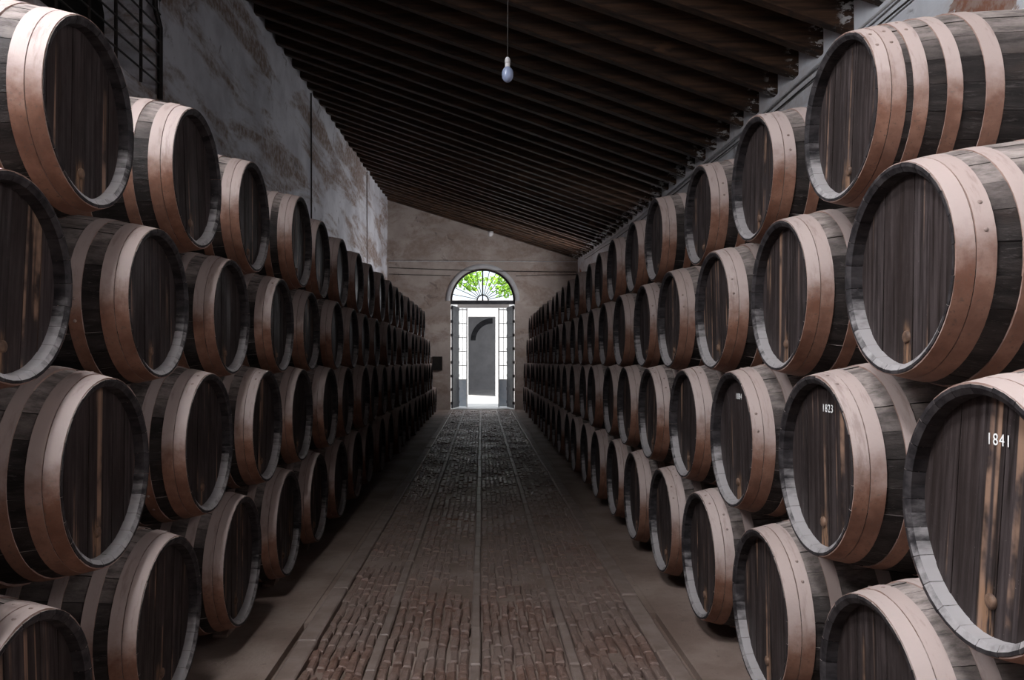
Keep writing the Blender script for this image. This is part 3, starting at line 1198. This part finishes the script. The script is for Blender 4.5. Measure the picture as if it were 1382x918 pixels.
def glazed(xa, xb, y, label):
    t = empty('glazed_screen', (xa, y, 0))
    tag(t, label, 'screen', 'glazed screens beyond the arched door')
    w = xb - xa
    H = 3.36
    for a in (0.0, w - 0.045):
        mb = MB(); mb.box(a, a + 0.045, -0.025, 0.025, 0, H); mb.build('stile', M['white'], t)
    mb = MB(); mb.box(0.045, w - 0.045, -0.018, 0.018, 0.02, 0.92); mb.build('lower_panel', M['blue'], t)
    for i in range(6):
        z = 0.92 + (H - 0.06 - 0.92) * i / 5
        mb = MB(); mb.box(0.045, w - 0.045, -0.02, 0.02, z, z + 0.03); mb.build('glazing_bar', M['white'], t)
    mb = MB(); mb.box(w / 2 - 0.01, w / 2 + 0.01, -0.015, 0.015, 0.95, H); mb.build('glazing_bar', M['white'], t)
    for i in range(5):
        z0 = 0.95 + (H - 0.06 - 0.92) * i / 5
        z1 = 0.92 + (H - 0.06 - 0.92) * (i + 1) / 5
        for (a, b) in ((0.045, w / 2 - 0.01), (w / 2 + 0.01, w - 0.045)):
            mb = MB(); mb.quad([(a, 0, z0), (b, 0, z0), (b, 0, z1), (a, 0, z1)]); mb.build('pane', M['glass'], t)


GY = END_Y + 1.45
glazed(-0.82, -0.48, GY, 'narrow glazed screen with pale blue base beyond the window-side leaf')
glazed(0.56, 0.93, GY, 'narrow glazed screen with pale blue base beyond the eaves-side leaf')
mb = MB(); mb.box(-0.82, 0.93, GY - 0.04, GY + 0.04, 3.37, 3.52)
o = mb.build('lintel_beam', M['white']); tag(o, 'white lintel beam lying across the two glazed screens', 'beam')

# courtyard, the white house across it and the room one sees into
mb = MB(); mb.box(-9, 9, END_Y + ET, 46, -0.15, -0.01)
tag(mb.build('courtyard', M['flag']), kind='structure')
CY = 35.3
X0, X1, ZH = -0.60, 0.62, 3.56
house = tag(empty('house', (0, CY, 0)), 'low white house with a tall doorway across the sunlit courtyard', 'building')
mb = MB()
HH = 4.15
mb.box(-7, X0, 0, 0.5, 0, HH); mb.box(X1, 7, 0, 0.5, 0, HH); mb.box(X0, X1, 0, 0.5, ZH, HH)
mb.build('wall', M['white'], house)
mb = MB(); mb.box(-7.2, 7.2, -0.15, 8.8, HH, HH + 0.15); mb.build('roof', M['grey'], house)
mb = MB()
mb.box(-4, -3.8, 0.5, 8.5, 0, HH); mb.box(-4, 4, 8.3, 8.5, 0, HH)
mb.box(3.8, 4, 0.5, 0.9, 0, HH); mb.box(3.8, 4, 8.1, 8.5, 0, HH); mb.box(3.8, 4, 0.9, 8.1, 3.7, HH)
mb.build('room_wall', M['grey'], house)
mb = MB()
rows = []
for i in range(15):
    a = PI / 2 + PI / 2 * i / 14
    c, s = math.cos(a), math.sin(a)
    rows.append([(0.55 + r * c, d, 2.6 + r * s) for (r, d) in ((0.85, 4.0), (0.85, 4.4), (1.1, 4.4), (1.1, 4.0), (0.85, 4.0))])
mb.grid(rows, 0, False)
mb.quad(rows[-1][:4])
mb.build('inner_arch', M['door'], house)
for (a, b) in ((X0 - 0.14, X0), (X1, X1 + 0.14)):
    mb = MB(); mb.box(a, b, -0.05, -0.001, 0, ZH + 0.14); mb.build('jamb', M['white'], house)
mb = MB(); mb.box(X0, X1, -0.05, -0.001, ZH, ZH + 0.14); mb.build('lintel', M['white'], house)


def tree(loc, h, cr, n, seed, label):
    rr = random.Random(seed)
    t = empty('tree', loc)
    tag(t, label, 'tree', 'trees behind the white house')
    mb = MB()
    mb.tube([(0, 0, 0), (0.1, 0, h * 0.4), (0, 0.1, h * 0.8)], [0.16, 0.12, 0.05], 8)
    mb.build('trunk', M['bark'], t)
    mb = MB()
    for i in range(n):
        d = Vector((rr.gauss(0, 1), rr.gauss(0, 1), rr.gauss(0, 1))).normalized() * cr * rr.random() ** 0.45
        p = Vector((0, 0, h)) + Vector((d.x, d.y, d.z * 0.8))
        a = Vector((rr.uniform(-1, 1), rr.uniform(-1, 1), rr.uniform(-1, 1))).normalized()
        b = a.orthogonal().normalized()
        s = rr.uniform(0.12, 0.22)
        mb.quad([p - a * s, p + b * s * 0.5, p + a * s, p - b * s * 0.5])
    o = mb.build('foliage', M['leaf'], t)
    o['kind'] = 'stuff'


tree((-0.7, 47.5, 0), 6.6, 1.1, 260, 1, 'bright green tree seen through the window-side half of the fanlight')
tree((1.55, 48.3, 0), 6.3, 1.15, 260, 2, 'bright green tree seen through the eaves-side half of the fanlight')
